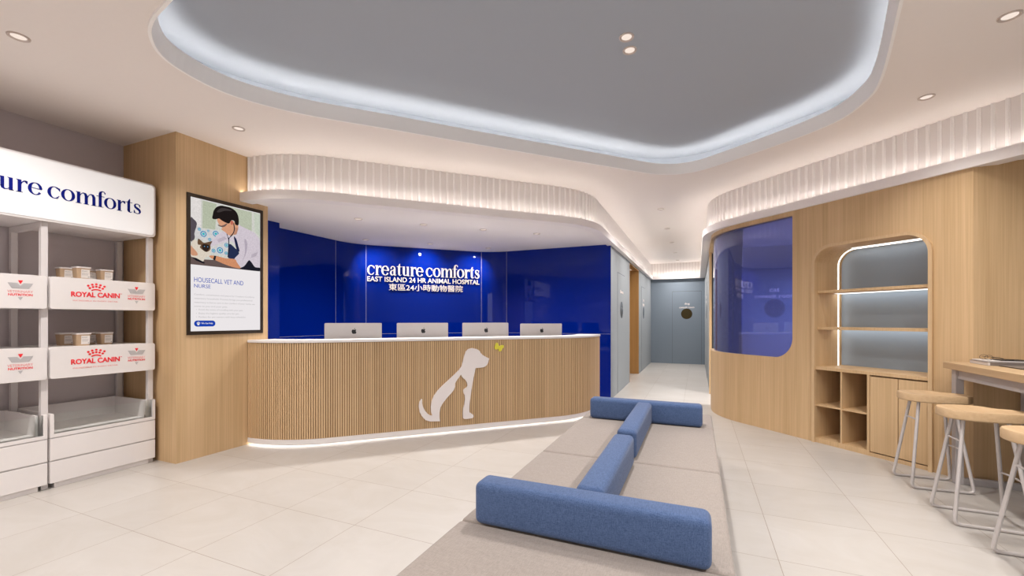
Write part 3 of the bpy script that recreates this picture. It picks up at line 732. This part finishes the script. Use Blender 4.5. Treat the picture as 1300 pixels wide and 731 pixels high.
PH = dict(
 P_PHOTO=([(2.484, 2.440), (3.174, 2.440), (3.174, 1.822), (2.484, 1.816)], (.62, .62, .57)),
 P_MULL=([(2.484, 2.440), (2.575, 2.440), (2.575, 2.17), (2.53, 2.19), (2.484, 2.25)], (.74, .70, .68)),
 P_GREEN1=([(2.591, 2.434), (2.719, 2.434), (2.708, 2.18), (2.588, 2.173)], (.46, .50, .38)),
 P_GREEN2=([(2.829, 2.435), (3.081, 2.435), (3.081, 2.203), (2.921, 2.29)], (.48, .52, .40)),
 P_GREEN3=([(3.104, 2.436), (3.172, 2.438), (3.172, 2.197), (3.116, 2.234)], (.55, .60, .50)),
 P_CHAIR=([(2.484, 2.242), (2.508, 2.242), (2.538, 2.211), (2.533, 2.167), (2.518, 2.058), (2.484, 2.037)], (.09, .075, .09)),
 P_PILLOW=([(2.538, 2.179), (2.573, 2.17), (2.614, 2.159), (2.773, 2.175), (2.852, 2.07), (2.835, 1.943), (2.762, 1.944), (2.666, 1.952), (2.645, 2.047), (2.523, 2.07)], (.62, .60, .60)),
 MEDAL=None,
 P_TABLE=([(2.484, 1.90), (2.593, 1.875), (2.719, 1.885), (2.874, 1.85), (2.944, 1.838), (2.968, 1.823), (3.172, 1.823), (3.172, 1.82), (2.484, 1.816)], (.13, .09, .085)),
 P_PANTS=([(2.84, 2.06), (2.90, 2.03), (2.944, 1.981), (2.892, 1.91), (2.852, 1.917), (2.829, 1.931)], (.02, .03, .08)),
 P_SHIRT=([(2.933, 2.269), (2.98, 2.261), (3.041, 2.244), (3.104, 2.226), (3.142, 2.19), (3.172, 2.136), (3.172, 1.862), (3.116, 1.861), (3.066, 1.915), (3.035, 1.911), (2.998, 1.859), (2.956, 1.837), (2.921, 1.879), (2.892, 1.916), (2.944, 1.981), (2.933, 2.014), (2.874, 2.086), (2.829, 2.084), (2.751, 2.054), (2.671, 2.013), (2.65, 2.037), (2.708, 2.113), (2.784, 2.177), (2.84, 2.148), (2.886, 2.151), (2.915, 2.219)], (.63, .56, .62)),
 P_FOLD=([(3.00, 2.14), (3.03, 2.10), (3.02, 2.00), (2.99, 1.93), (2.975, 1.90), (3.005, 2.0)], (.45, .39, .46)),
 P_FOLD2=([(3.08, 1.99), (3.15, 2.03), (3.13, 1.98), (3.07, 1.95)], (.48, .42, .48)),
 P_FOLD3=([(2.72, 2.08), (2.79, 2.13), (2.82, 2.11), (2.74, 2.06)], (.50, .44, .50)),
 P_ARM=([(2.65, 1.917), (2.708, 1.925), (2.806, 1.914), (2.898, 1.917), (2.921, 1.885), (2.959, 1.837), (2.944, 1.828), (2.874, 1.834), (2.795, 1.853), (2.719, 1.877), (2.666, 1.896)], (.62, .27, .14)),
 P_WATCH=([(2.695, 1.925), (2.715, 1.925), (2.705, 1.88), (2.685, 1.885)], (.02, .02, .025)),
 P_PANTS2=([(2.959, 1.835), (2.998, 1.859), (3.035, 1.911), (3.054, 1.925), (3.078, 1.904), (3.116, 1.861), (3.172, 1.859), (3.172, 1.824), (2.968, 1.823)], (.012, .012, .02)),
 P_TIE=([(2.888, 2.145), (2.915, 2.121), (2.933, 2.06), (2.947, 2.005), (2.921, 2.007), (2.903, 2.067)], (.015, .02, .06)),
 P_FACE=([(2.722, 2.284), (2.743, 2.295), (2.773, 2.279), (2.815, 2.266), (2.842, 2.268), (2.857, 2.3), (2.884, 2.299), (2.898, 2.285), (2.93, 2.266), (2.933, 2.24), (2.909, 2.195), (2.886, 2.168), (2.874, 2.149), (2.835, 2.149), (2.823, 2.156), (2.804, 2.17), (2.784, 2.181), (2.768, 2.189), (2.762, 2.201), (2.775, 2.209), (2.751, 2.227), (2.735, 2.246)], (.66, .33, .20)),
 P_EAR=([(2.855, 2.30), (2.880, 2.30), (2.882, 2.27), (2.865, 2.255), (2.855, 2.27)], (.50, .14, .10)),
 P_NECK=([(2.895, 2.24), (2.935, 2.235), (2.915, 2.17), (2.885, 2.16)], (.50, .25, .16)),
 P_HAIR=([(2.678, 2.281), (2.682, 2.323), (2.692, 2.364), (2.719, 2.403), (2.762, 2.427), (2.806, 2.43), (2.852, 2.429), (2.898, 2.412), (2.927, 2.378), (2.939, 2.328), (2.935, 2.27), (2.903, 2.269), (2.892, 2.301), (2.863, 2.303), (2.842, 2.268), (2.812, 2.267), (2.768, 2.281), (2.74, 2.295), (2.713, 2.282)], (.014, .010, .010)),
 P_GLASS=([(2.732, 2.234), (2.768, 2.23), (2.818, 2.263), (2.82, 2.255), (2.798, 2.228), (2.768, 2.216), (2.738, 2.221)], (.16, .10, .09)),
 P_STETH=([(2.889, 2.283), (2.898, 2.227), (2.888, 2.18), (2.863, 2.141), (2.842, 2.114), (2.842, 2.046), (2.84, 1.978), (2.831, 1.931), (2.824, 1.932), (2.831, 1.999), (2.831, 2.101), (2.815, 2.155), (2.822, 2.156), (2.835, 2.122), (2.857, 2.151), (2.88, 2.184), (2.888, 2.226), (2.883, 2.27)], (.015, .02, .03)),
 P_CATBODY=([(2.492, 2.022), (2.513, 2.047), (2.548, 2.042), (2.603, 2.03), (2.655, 2.016), (2.666, 1.974), (2.645, 1.917), (2.608, 1.89), (2.593, 1.856), (2.543, 1.86), (2.523, 1.879), (2.489, 1.885), (2.484, 1.947)], (.70, .62, .52)),
 P_HAND=([(2.484, 1.989), (2.503, 1.971), (2.538, 1.934), (2.543, 1.908), (2.513, 1.899), (2.484, 1.911)], (.60, .30, .18)),
 P_CATFACE=([(2.548, 2.063), (2.568, 2.056), (2.598, 2.034), (2.632, 2.045), (2.676, 2.061), (2.66, 2.023), (2.66, 1.984), (2.639, 1.957), (2.614, 1.95), (2.583, 1.967), (2.563, 1.986), (2.573, 2.009), (2.545, 2.01)], (.14, .08, .045)),
 P_CATMASK=([(2.59, 2.02), (2.645, 2.02), (2.65, 1.99), (2.625, 1.955), (2.60, 1.96), (2.583, 1.985)], (.03, .018, .014)),
 P_TOOL=([(2.49, 1.885), (2.53, 1.88), (2.61, 1.845), (2.60, 1.835), (2.53, 1.855)], (.01, .01, .015)),
)
def disc(cx_, cz, r): return [(cx_ + r * cos(k * pi / 8), cz + r * sin(k * pi / 8)) for k in range(16)]
ART = []
for k, v in PH.items():
    if k == 'MEDAL':
        for cx_, cz, r in ((2.598, 2.118, .034), (2.712, 2.140, .034), (2.655, 2.075, .018), (2.752, 1.985, .036), (2.690, 1.972, .022), (2.815, 2.045, .026), (2.812, 1.965, .020), (2.56, 2.155, .018), (2.64, 2.155, .013)):
            for f, c in ((1., (.52, .62, .66)), (.82, (.03, .20, .42)), (.58, (.60, .66, .68)), (.38, (.04, .42, .50))):
                ART.append(('P_MEDALLION%d' % len(ART), (disc(cx_, cz, r * f), c)))
    else: ART.append((k, v))
    if k == 'P_CATMASK':
        ART.append(('P_EYEA', (disc(2.605, 2.000, .0045), (.10, .35, .60)))); ART.append(('P_EYEB', (disc(2.634, 2.000, .0045), (.10, .35, .60))))
    if k == 'P_HAIR':
        ART.append(('P_SHINE', ([(2.72, 2.36), (2.76, 2.40), (2.82, 2.41), (2.87, 2.40), (2.80, 2.385), (2.74, 2.355)], (.05, .04, .04))))
bm = BM(); mats = []
for i, (k, (p, c)) in enumerate(ART):
    mats.append(em(k.lower()[2:], c)); z = .006 + .00006 * (i + 1)
    pp = p if len(p) < 6 or len(p) == 16 or k in ('P_PHOTO', 'P_TABLE', 'P_MULL') else [tuple(q) for q in catmull(p, 3)]
    prism(bm, [(max(2.4835, min(3.1745, a)), max(1.8165, min(2.443, b))) for a, b in pp], z - .00005, z, frP, i)
mesh('photo_of_vet_and_cat', bm, mats, parent=scr)
SB = emission('screen_blue_ink', (.05, .10, .45), EX); SGR = emission('screen_grey_ink', (.50, .48, .49), EX)
frT = lambda a, b, c: frP(a, b, c + .0062)
text('heading', 'HOUSECALL VET AND', SB, scr, frT, 2.515, 1.656, .474, .045, .0006)
text('heading', 'NURSE', SB, scr, frT, 2.515, 1.603, .148, .035, .0006)
for s, x, z, w_ in (('Comfort, convenience and peace for Creature Comforts', 2.515, 1.527, .594), ('veterinary household. Practice brings you professional', 2.515, 1.490, .571), ('veterinary in-home care in the comfort of your home, we', 2.515, 1.453, .600),
                    ('come to you and your pets.', 2.515, 1.417, .312), ('•  Avoid the stress of travelling with your pets', 2.532, 1.385, .450), ('•  Enjoy the highest quality care for pet', 2.532, 1.350, .410), ('•  Perfect for pet owners with busy schedules', 2.532, 1.315, .480)):
    text('body_text', s, SGR, scr, frT, x, z, w_, .021, .0005, 0)
btn = mesh('button', prism(BM(), rrect(2.515, 2.708, 1.237, 1.294, .028), .0060, .0068, frP), emission('screen_button_blue', (.01, .05, .40), EX), parent=scr)
text('button_text', 'We Can Help', SCRW, btn, lambda a, b, c: frP(a, b, c + .0069), 2.578, 1.256, .105, .020, .0005, .01)
bm = BM()
for a, b, r in ((2.552, 1.259, .010), (2.541, 1.270, .0045), (2.548, 1.277, .0045), (2.557, 1.277, .0045), (2.564, 1.270, .0045)):
    prism(bm, [(a + r * cos(k * pi / 6), b + r * sin(k * pi / 6)) for k in range(12)], .0069, .0074, frP)
mesh('paw_icon', bm, SCRW, parent=btn)

# ================================================================= RETAIL SHELVING
FX = -4.56
frV = lambda a, z, c: Vector((FX + c, a, z))
def unit(label):
    t = thing('display_shelving', label, 'shelving', (-4.86, 1.97, 0))
    ya, yb = 1.630, 2.327
    for y in (1.592, 2.288):
        for x in (-4.635, -5.135):
            o = mesh('post', B(x, x + .04, y, y + .040, 0 if x > -5 else 0, 2.05), METALW, parent=t, bevel=.003)
            if y > 2: o['skipcopy'] = 1
        if y < 2: mesh('tie_bar', B(-5.095, -4.635, y, y + .04, 2.01, 2.05), METALW, parent=t)
    for i, (z0, z1) in enumerate(((1.385, 1.635), (.845, 1.088))):
        bm = BM(); prism(bm, rrect(ya, yb - .002, z0, z1, .016), -.032, 0.0, frV)
        s = mesh('sign_panel', bm, WHITE, parent=t, bevel=.004)
        mesh('shelf', B(-5.13, FX - .0325, ya + .004, yb - .042, z0 + .002, z1 - .001), WHITE, parent=t)
        dz = z0 - 1.385
        bm = BM()
        for a, b in [(1.855, 1.579), (1.88, 1.589), (1.906, 1.594), (1.933, 1.588), (1.959, 1.578), (1.865, 1.56), (1.885, 1.57), (1.906, 1.574), (1.927, 1.569), (1.948, 1.56)]:
            r = .0082; prism(bm, [(a + r * cos(k * pi / 7), b + dz + r * sin(k * pi / 7)) for k in range(14)], .0002, .002, frV)
        C_ = Vector((1.906, 1.498)); 
        prism(bm, [(C_.x + .057 * sin(q), C_.y + dz + .057 * cos(q)) for q in [radians(-36 + 72 * k / 10) for k in range(11)]] + [(C_.x + .047 * sin(q), C_.y + dz + .047 * cos(q)) for q in [radians(36 - 72 * k / 10) for k in range(11)]], .0002, .002, frV)
        mesh('crown_emblem', bm, REDT, parent=s)
        f1 = lambda a, b, c: frV(a, b, c + .0002)
        text('brand_lettering', 'ROYAL CANIN', REDT, s, f1, 1.750, 1.485 + dz, .313, .042, .002, .030)
        text('trademark_letters', '™', REDT, s, f1, 2.066, 1.520 + dz, .012, .006, .001)
        text('tagline', 'INCREDIBLE IN EVERY DETAIL', mat('pale_red_print', (.85, .32, .30), .5) if 'pale_red_print' not in bpy.data.materials else bpy.data.materials['pale_red_print'], s, f1, 1.762, 1.450 + dz, .290, .011, .001)
        bm = BM(); prism(bm, [(2.120, 1.571 + dz), (2.168, 1.571 + dz), (2.184, 1.550 + dz), (2.200, 1.571 + dz), (2.250, 1.571 + dz), (2.229, 1.532 + dz), (2.141, 1.532 + dz)], .0002, .002, frV)
        prism(bm, [(2.171, 1.468 + dz), (2.197, 1.468 + dz), (2.184, 1.445 + dz)], .0002, .002, frV)
        mesh('silver_chevron', bm, SILV, parent=s)
        mesh('red_triangle', prism(BM(), [(2.171, 1.590 + dz), (2.197, 1.590 + dz), (2.184, 1.563 + dz)], .0002, .002, frV), REDT, parent=s)
        text('emblem_lettering', 'VETERINARY', bpy.data.materials['pale_red_print'], s, f1, 2.118, 1.499 + dz, .131, .018, .001)
        text('emblem_lettering', 'NUTRITION', REDT, s, f1, 2.122, 1.476 + dz, .125, .017, .001, .025)
    # base cabinet
    mesh('plinth', B(-5.10, -4.58, ya + .03, yb - .045, 0, .05), WHITE, parent=t)
    mesh('drawer', B(-4.592, FX, ya, yb, .042, .205), WHITE, parent=t, bevel=.002)
    mesh('drawer', B(-4.592, FX, ya, yb, .217, .383), WHITE, parent=t, bevel=.002)
    mesh('gap_filler', box(B(-4.592, FX - .007, ya + .001, yb - .001, .205, .217), -4.592, FX - .007, ya + .001, yb - .001, .383, .393), mat('gap_shade_grey', (.50, .47, .465), .6) if 'gap_shade_grey' not in bpy.data.materials else bpy.data.materials['gap_shade_grey'], parent=t)  # filler strips in the drawer gaps, grey stands for their soft shade
    mesh('carcass', B(-5.12, -4.593, ya + .004, yb - .042, .05, .392), LIPM, parent=t)
    bm = BM(); box(bm, -5.12, -4.592, ya, yb - .042, .393, .418); box(bm, -4.592, FX, ya, yb, .393, .418)
    box(bm, -5.12, FX, ya, ya + .022, .418, .574); box(bm, -4.592, FX, yb - .022, yb, .418, .574); box(bm, -5.12, -4.592, yb - .056, yb - .042, .418, .574); box(bm, -5.12, -5.10, ya + .022, yb - .056, .418, .574)
    mesh('display_bin', bm, WHITE, parent=t)
    mesh('glass_front', B(FX - .016, FX - .010, ya + .024, yb - .024, .419, .572), GLASS, parent=t)
    return t
uA = unit('white retail shelving unit nearest the oak column')
uB = copy_tree(uA)
uB.location.y -= .7115
uB['label'] = 'white retail shelving unit cut off by the left edge of the photo'
uB['group'] = uA['group'] = 'retail shelving units'
for o in list(bpy.data.objects):
    if 'skipcopy' in o: del o['skipcopy']

hd = thing('lightbox_sign', 'long white header sign with navy serif lettering above the shelving', 'sign', (-4.86, 1.6, 2.05))
mesh('casing', prism(BM(), rrect(.18, 2.330, 2.052, 2.532, .035, 7), -.58, 0, frV), METALW, parent=hd, bevel=.005)
fc = mesh('lit_face', prism(BM(), rrect(.192, 2.316, 2.070, 2.518, .028, 7), .0, .004, frV), mat('lit_acrylic', (.62, .61, .61), .4, emis=(1., .975, .965), estr=.16), parent=hd)
# the word reaches from outside the frame to near the right end; x-height .095
WML = 1.20
mesh('wordmark', fit(wordmark('creature comforts'), WML, .136, .004, lambda a, b, c: frV(a, b, c + .004), 2.214 - WML, 2.236), NAVYT, parent=fc)

# food tubs on the shelves
def tub():
    t = thing('food_tub', 'tub', 'food tub')
    def sq(s, z, r=.014): return [(x, y, z) for x, y in rrect(-s, s, -s, s, r, 4)]
    bm = BM(); rings = [[bm.verts.new(p) for p in sq(s, z)] for s, z in ((.047, 0.), (.054, .094))]
    n = len(rings[0])
    for k in range(n): bm.faces.new((rings[0][k], rings[0][(k + 1) % n], rings[1][(k + 1) % n], rings[1][k]))
    bm.faces.new(rings[0][::-1]); bm.faces.new(rings[1])
    mesh('container', bm, KRAFT, parent=t, local=True)
    l = mesh('lid', prism(BM(), rrect(-.0585, .0585, -.0585, .0585, .018, 4), .092, .103), LIDM, parent=t, local=True, bevel=.002)
    bm = BM()
    q = [(.0490, -.022, .012), (.0490, .044, .012), (.0548, .044, .082), (.0548, -.022, .082)]
    prism(bm, [(-.022, .012), (.044, .012), (.044, .082), (-.022, .082)], 0, .0012, lambda a, b, c: Vector((.0478 + b * .0745 + c, a, b)))
    lb = mesh('label', bm, LABEL, parent=t, local=True)
    fr = lambda a, b, c: Vector((.0492 + b * .0745 + c, a, b))
    bm = fit(textmesh('BALANCE'), .040, .008, .0006, fr, -.016, .064)
    mesh('label_print', bm, TXTG, parent=lb, local=True)
    bm = BM()
    for z, w_ in ((.050, .052), (.043, .048), (.036, .050)): prism(bm, [(-.016, z), (-.016 + w_, z), (-.016 + w_, z + .0015), (-.016, z + .0015)], 0, .0005, fr)
    prism(bm, [(.030, .018), (.040, .018), (.040, .024), (.030, .024)], 0, .0005, fr)
    mesh('label_rules', bm, TXTG, parent=lb, local=True)
    return t
tb = tub(); first = True
for z, sh in ((1.635, 'upper'), (1.088, 'lower')):
    for x, y, w_ in ((-4.70, 1.868, 'front left'), (-4.78, 2.055, 'front right'), (-4.885, 1.835, 'back left'), (-4.92, 1.998, 'back right')):
        t = tb if first else copy_tree(tb); first = False
        t.location = (x, y, z); t.rotation_euler = (0, 0, 0); t.scale = (.83, .83, 1)
        t['label'] = 'brown food tub with a clear lid, %s of four on the %s shelf' % (w_, sh); t['group'] = 'food tubs on the shelves'; t['category'] = 'food tub'

# ================================================================= SOFA
def pillow_box(name, x0, x1, y0, y1, z0, z1, r, m, parent, **k):
    o = mesh(name, B(x0, x1, y0, y1, z0, z1), m, parent=parent, **k)
    b = o.modifiers.new('bevel', 'BEVEL'); b.width = r; b.segments = 5; b.limit_method = 'NONE'
    for f in o.data.polygons: f.use_smooth = True
    return o
SX0, SX1 = -.965, .125
mods = [(.60, 1.660, 'pale oat upholstered bench seat nearest the camera', 'front'), (1.664, 2.745, 'pale oat bench seat between the near armrest and the next seam', 'mid'),
        (2.749, 3.838, 'pale oat bench seat in front of the far blue armrest', 'mid'), (3.842, 4.40, 'narrow oat bench end behind the far blue armrest', 'end')]
for y0, y1, lab, _ in mods:
    t = thing('bench_seat', lab, 'bench', ((SX0 + SX1) / 2, (y0 + y1) / 2, 0), 0, 'modules of the waiting bench')
    pillow_box('seat_cushion', SX0, SX1, y0, y1, .235, .42, .022, SOFA, t)
    pillow_box('base', SX0 + .02, SX1 - .02, y0 + .01, y1 - .01, .07, .232, .008, SOFA, t)
    bm = BM()
    for x in (SX0 + .08, SX1 - .08):
        for y in (y0 + .08, y1 - .08): cyl(bm, (x, y, 0), (x, y, .075), .02)
    mesh('feet', bm, BLACK, parent=t)
def bolster(lab, x0, x1, y0, y1, z1=.602, r=.030):
    t = thing('bolster', lab, 'cushion', ((x0 + x1) / 2, (y0 + y1) / 2, .42), 0, 'blue bolsters on the waiting bench')
    pillow_box('pad', x0, x1, y0, y1, .4205, z1, r, BLUEF, t)
bolster('large blue bolster across the bench nearest the camera', -.885, .048, 1.635, 1.765)
bolster('blue bolster across the far end of the bench', -.885, .041, 3.815, 3.945)
bolster('blue bolster running lengthwise, joined to the near cross bolster', -.475, -.350, 1.768, 2.70)
bolster('blue bolster running lengthwise, joined to the far cross bolster', -.475, -.350, 2.79, 3.812)

# ================================================================= BUILT-IN OAK UNIT
cab = thing('built_in_cabinet', 'arched oak wall niche with lit shelves above cubbyholes and two doors', 'cabinet', (1.5, 5.15, 0))
IN = .028
outer = arch(0, NW, 0, NH, .20); inner = arch(IN, NW - IN, 0, NH - IN, .20 - IN)
bm = BM()
for i in range(len(outer) - 1): prism(bm, [outer[i], outer[i + 1], inner[i + 1], inner[i]], .0, .44, frD)
af = mesh('arched_frame', bm, OAK, parent=cab)
bm = BM()
for i in range(len(outer) - 1): prism(bm, [outer[i], outer[i + 1], inner[i + 1], inner[i]], -.024, .0, frD)
mesh('frame_edge', bm, OAK_LIT_EDGE, parent=af)
mesh('back_panel', prism(BM(), arch(IN, NW - IN, 0, NH - IN, .20 - IN), .43, .44, frD), mat('slate_back', (.27, .335, .41), .6), parent=cab)
in2 = arch(IN + .004, NW - IN - .004, .80, NH - IN - .004, .20 - IN - .004); in1 = arch(IN, NW - IN, .80, NH - IN, .20 - IN)
bm = BM()
for i in range(len(in1) - 1): prism(bm, [in1[i], in1[i + 1], in2[i + 1], in2[i]], .367, .376, frD)
mesh('led_strip', bm, LEDW, parent=cab)
def bxD(bm, s0, s1, z0, z1, d0, d1): return prism(bm, [(s0, z0), (s1, z0), (s1, z1), (s0, z1)], d0, d1, frD)
for z in (1.197, 1.585):
    s_ = mesh('shelf', bxD(BM(), IN, NW - IN, z, z + .026, .035, .43), OAK, parent=cab)
    mesh('shelf_light', bxD(BM(), IN + .01, NW - IN - .01, z - .0012, z, .29, .425), LEDS, parent=s_)
mesh('added_top_light', bxD(BM(), .20, NW - .20, NH - IN - .002, NH - IN - .0005, .29, .362), LEDS, parent=cab)  # glowing plate added to brighten the top bay
mesh('counter_slab', bxD(BM(), IN, NW - IN, .775, .805, -.005, .43), OAK, parent=cab)
bm = BM(); bxD(bm, IN, NW - IN, 0, .035, .0, .02); bxD(bm, IN, .526, .035, .05, .0, .43); bxD(bm, IN, .526, .388, .404, .004, .43)
bxD(bm, .272, .288, .05, .775, .0, .43); bxD(bm, .512, .532, .0, .775, -.004, .43)
mesh('cubby_dividers', bm, OAK, parent=cab)
mesh('door', bxD(BM(), .535, .755, .045, .760, .0, .018), OAK, parent=cab, bevel=.0015)
mesh('door', bxD(BM(), .761, NW - IN - .003, .045, .760, .0, .018), OAK, parent=cab, bevel=.0015)
mesh('carcass', bxD(BM(), .532, NW - IN, .035, .775, .03, .43), OAK_SHADE, parent=cab)

# ================================================================= BAR TABLE AND STOOLS
tbx = thing('bar_table', 'high oak topped bar table with a grey steel frame at the right edge', 'table', (2.1, 3.4, 0))
mesh('tabletop', B(1.84, 2.36, 1.9, 4.612, .910, .962), OAK_TOP, parent=tbx, bevel=.003)
for y in (4.515, 1.95):
    for x in (1.88, 2.28): mesh('leg', B(x, x + .050, y, y + .062, 0, .91), STEELG, parent=tbx, bevel=.003)
    mesh('foot_rail', B(1.93, 2.28, y + .01, y + .055, .0, .05), STEELG, parent=tbx, bevel=.003)
for x in (1.895, 2.295): mesh('apron', B(x, x + .025, 2.012, 4.515, .835, .910), STEELG, parent=tbx)
mesh('bracket', B(1.90, 1.93, 4.48, 4.516, .85, .905), STEELG, parent=tbx, bevel=.003)

SEATO = [(-.205, .01), (-.190, .075), (-.14, .125), (-.06, .150), (.02, .150), (.070, .122), (.100, .074), (.14, .060), (.185, .052), (.215, .02), (.222, -.03), (.21, -.085), (.17, -.125), (.09, -.15), (0, -.158), (-.09, -.150), (-.16, -.115), (-.198, -.055)]
def stool():
    t = thing('bar_stool', 'stool', 'stool')
    pts = catmull(SEATO, 4)
    bm = BM(); levels = [(.0, .96, .664), (.0, 1.0, .671), (0, 1.0, .712), (0, .975, .722)]
    rings = [[bm.verts.new((p.x * s, p.y * s, z)) for p in pts] for _, s, z in levels]
    n = len(pts)
    for a, b in zip(rings[:-1], rings[1:]):
        for k in range(n): bm.faces.new((a[k], a[(k + 1) % n], b[(k + 1) % n], b[k]))
    bm.faces.new(rings[0][::-1])
    # slightly dished top
    prev = rings[-1]
    for s, z in ((.88, .719), (.6, .714), (.3, .711)):
        cur = [bm.verts.new((p.x * s, p.y * s, z)) for p in pts]
        for k in range(n): bm.faces.new((prev[k], prev[(k + 1) % n], cur[(k + 1) % n], cur[k]))
        prev = cur
    bm.faces.new(prev)
    mesh('seat', bm, OAK_TOP, parent=t, local=True, smooth=True)
    r = .0108
    for s in (1, -1):
        P = fillet3([(-.105, s * .062, .675), (-.185, s * .150, r), (.185, s * .150, r), (.105, s * .062, .675)], .035)
        mesh('leg_frame', tube(BM(), P, r), STOOLM, parent=t, local=True, smooth=True)
    def lp(x, y, z): q = (.675 - z) / .675; return (x * (.105 + .08 * q), y * (.062 + .088 * q), z)
    mesh('stretcher', tube(BM(), [lp(-1, -1, .52), lp(-1, 1, .52)], .006), STOOLM, parent=t, local=True, smooth=True)
    a, b = Vector(lp(1, -1, .30)), Vector(lp(1, 1, .30)); mid = (a + b) / 2 + Vector((.03, 0, 0))
    mesh('footrest', tube(BM(), [tuple(a * (1 - q) ** 2 + mid * 2 * q * (1 - q) + b * q * q) for q in [k / 8 for k in range(9)]], .006), STOOLM, parent=t, local=True, smooth=True)
    return t
st = stool()
for i, (x, y, rz, lab) in enumerate([(1.70, 4.43, .05, 'oak seated bar stool farthest back, in front of the cabinet doors'), (1.68, 3.755, 0.0, 'oak seated bar stool in the middle of three'), (1.70, 3.12, 0.0, 'oak seated bar stool nearest the camera, cut off by the right edge')]):
    t = st if i == 0 else copy_tree(st)
    t.location = (x, y, 0); t.rotation_euler = (0, 0, rz); t['label'] = lab; t['group'] = 'bar stools along the table'

# magazines and glasses on the table
PAGES = mat('magazine_pages', (.66, .61, .58), .6); COVER = mat('magazine_cover', (.20, .165, .145), .35); DKGREEN = mat('dark_cover', (.06, .06, .045), .35)
bk = thing('magazine', 'thick magazine with white page edges lying on the bar table', 'magazine', (2.12, 4.42, .962))
mesh('pages', B(1.975, 2.27, 4.305, 4.54, .964, .986), PAGES, parent=bk)
bm = BM(); box(bm, 1.973, 2.272, 4.303, 4.542, .9622, .964); box(bm, 1.973, 2.272, 4.303, 4.542, .986, .988); box(bm, 1.985, 2.272, 4.300, 4.305, .9622, .988)
mesh('cover', bm, COVER, parent=bk)
bk = thing('magazine', 'thin pale magazine on top of the thick one', 'magazine', (2.1, 4.43, .988))
mesh('pages', B(1.985, 2.22, 4.35, 4.535, .9885, .9945), PAGES, parent=bk); mesh('cover', B(1.985, 2.22, 4.35, 4.535, .9945, .996), LABEL, parent=bk)
o = mesh('tablet', B(2.07, 2.235, 4.36, 4.49, .9962, 1.003), BLACK, bevel=.002)
setp(o, 'thin black tablet lying on top of the magazines', 'tablet')
bk = thing('magazine', 'dark covered magazine lying flat on the bar table nearest the right edge', 'magazine', (2.12, 4.17, .962))
mesh('pages', B(2.02, 2.30, 4.05, 4.285, .9635, .969), DKGREEN, parent=bk); mesh('cover', B(2.018, 2.302, 4.048, 4.287, .969, .9705), COVER, parent=bk)
gl = thing('eyeglasses', 'thin framed eyeglasses resting on the magazines', 'eyeglasses', (2.02, 4.42, .997))
bm = BM()
for c_ in (-.032, .032):
    tube(bm, [(2.02 + .024 * cos(q), 4.43 + c_, 1.016 + .018 * sin(q)) for q in [2 * pi * k / 16 for k in range(17)]][:17], .0013, 6)
tube(bm, [(2.02, 4.415, 1.022), (2.02, 4.445, 1.022)], .0013, 6)
mesh('rims', bm, BLACK, parent=gl)
bm = BM(); tube(bm, [(2.02, 4.375, 1.02), (2.12, 4.37, 1.005), (2.15, 4.38, 1.0045)], .0016, 6); tube(bm, [(2.02, 4.485, 1.02), (2.12, 4.49, 1.012), (2.14, 4.48, 1.0045)], .0016, 6)
mesh('temple', bm, BLACK, parent=gl)

# ================================================================= CAMERA, WORLD, COLOUR
cd = bpy.data.cameras.new('camera'); cam = bpy.data.objects.new('camera', cd); COL.objects.link(cam)
cam.location = (0, 0, 1.3); cam.rotation_euler = (pi / 2, 0, atan2(235, 546))
cd.sensor_width = 36; cd.lens = 36 * 546 / 1300; cd.shift_y = 40.5 / 1300; cd.clip_start = .02
sc.camera = cam
w = bpy.data.worlds.new('daylight'); sc.world = w; w.use_nodes = True
w.node_tree.nodes['Background'].inputs[0].default_value = (1., .955, .93, 1); w.node_tree.nodes['Background'].inputs[1].default_value = 1.0
sc.view_settings.view_transform = 'Standard'; sc.view_settings.look = 'None'; sc.view_settings.gamma = 1; sc.view_settings.use_curve_mapping = False
sc.view_settings.exposure = EXPO
sc.cycles.max_bounces = 10; sc.cycles.diffuse_bounces = 6; sc.cycles.glossy_bounces = 4; sc.cycles.transmission_bounces = 6; sc.cycles.transparent_max_bounces = 8
sc.cycles.sample_clamp_indirect = 6.0; sc.cycles.use_denoising = True
sc.cycles.caustics_reflective = False; sc.cycles.caustics_refractive = False
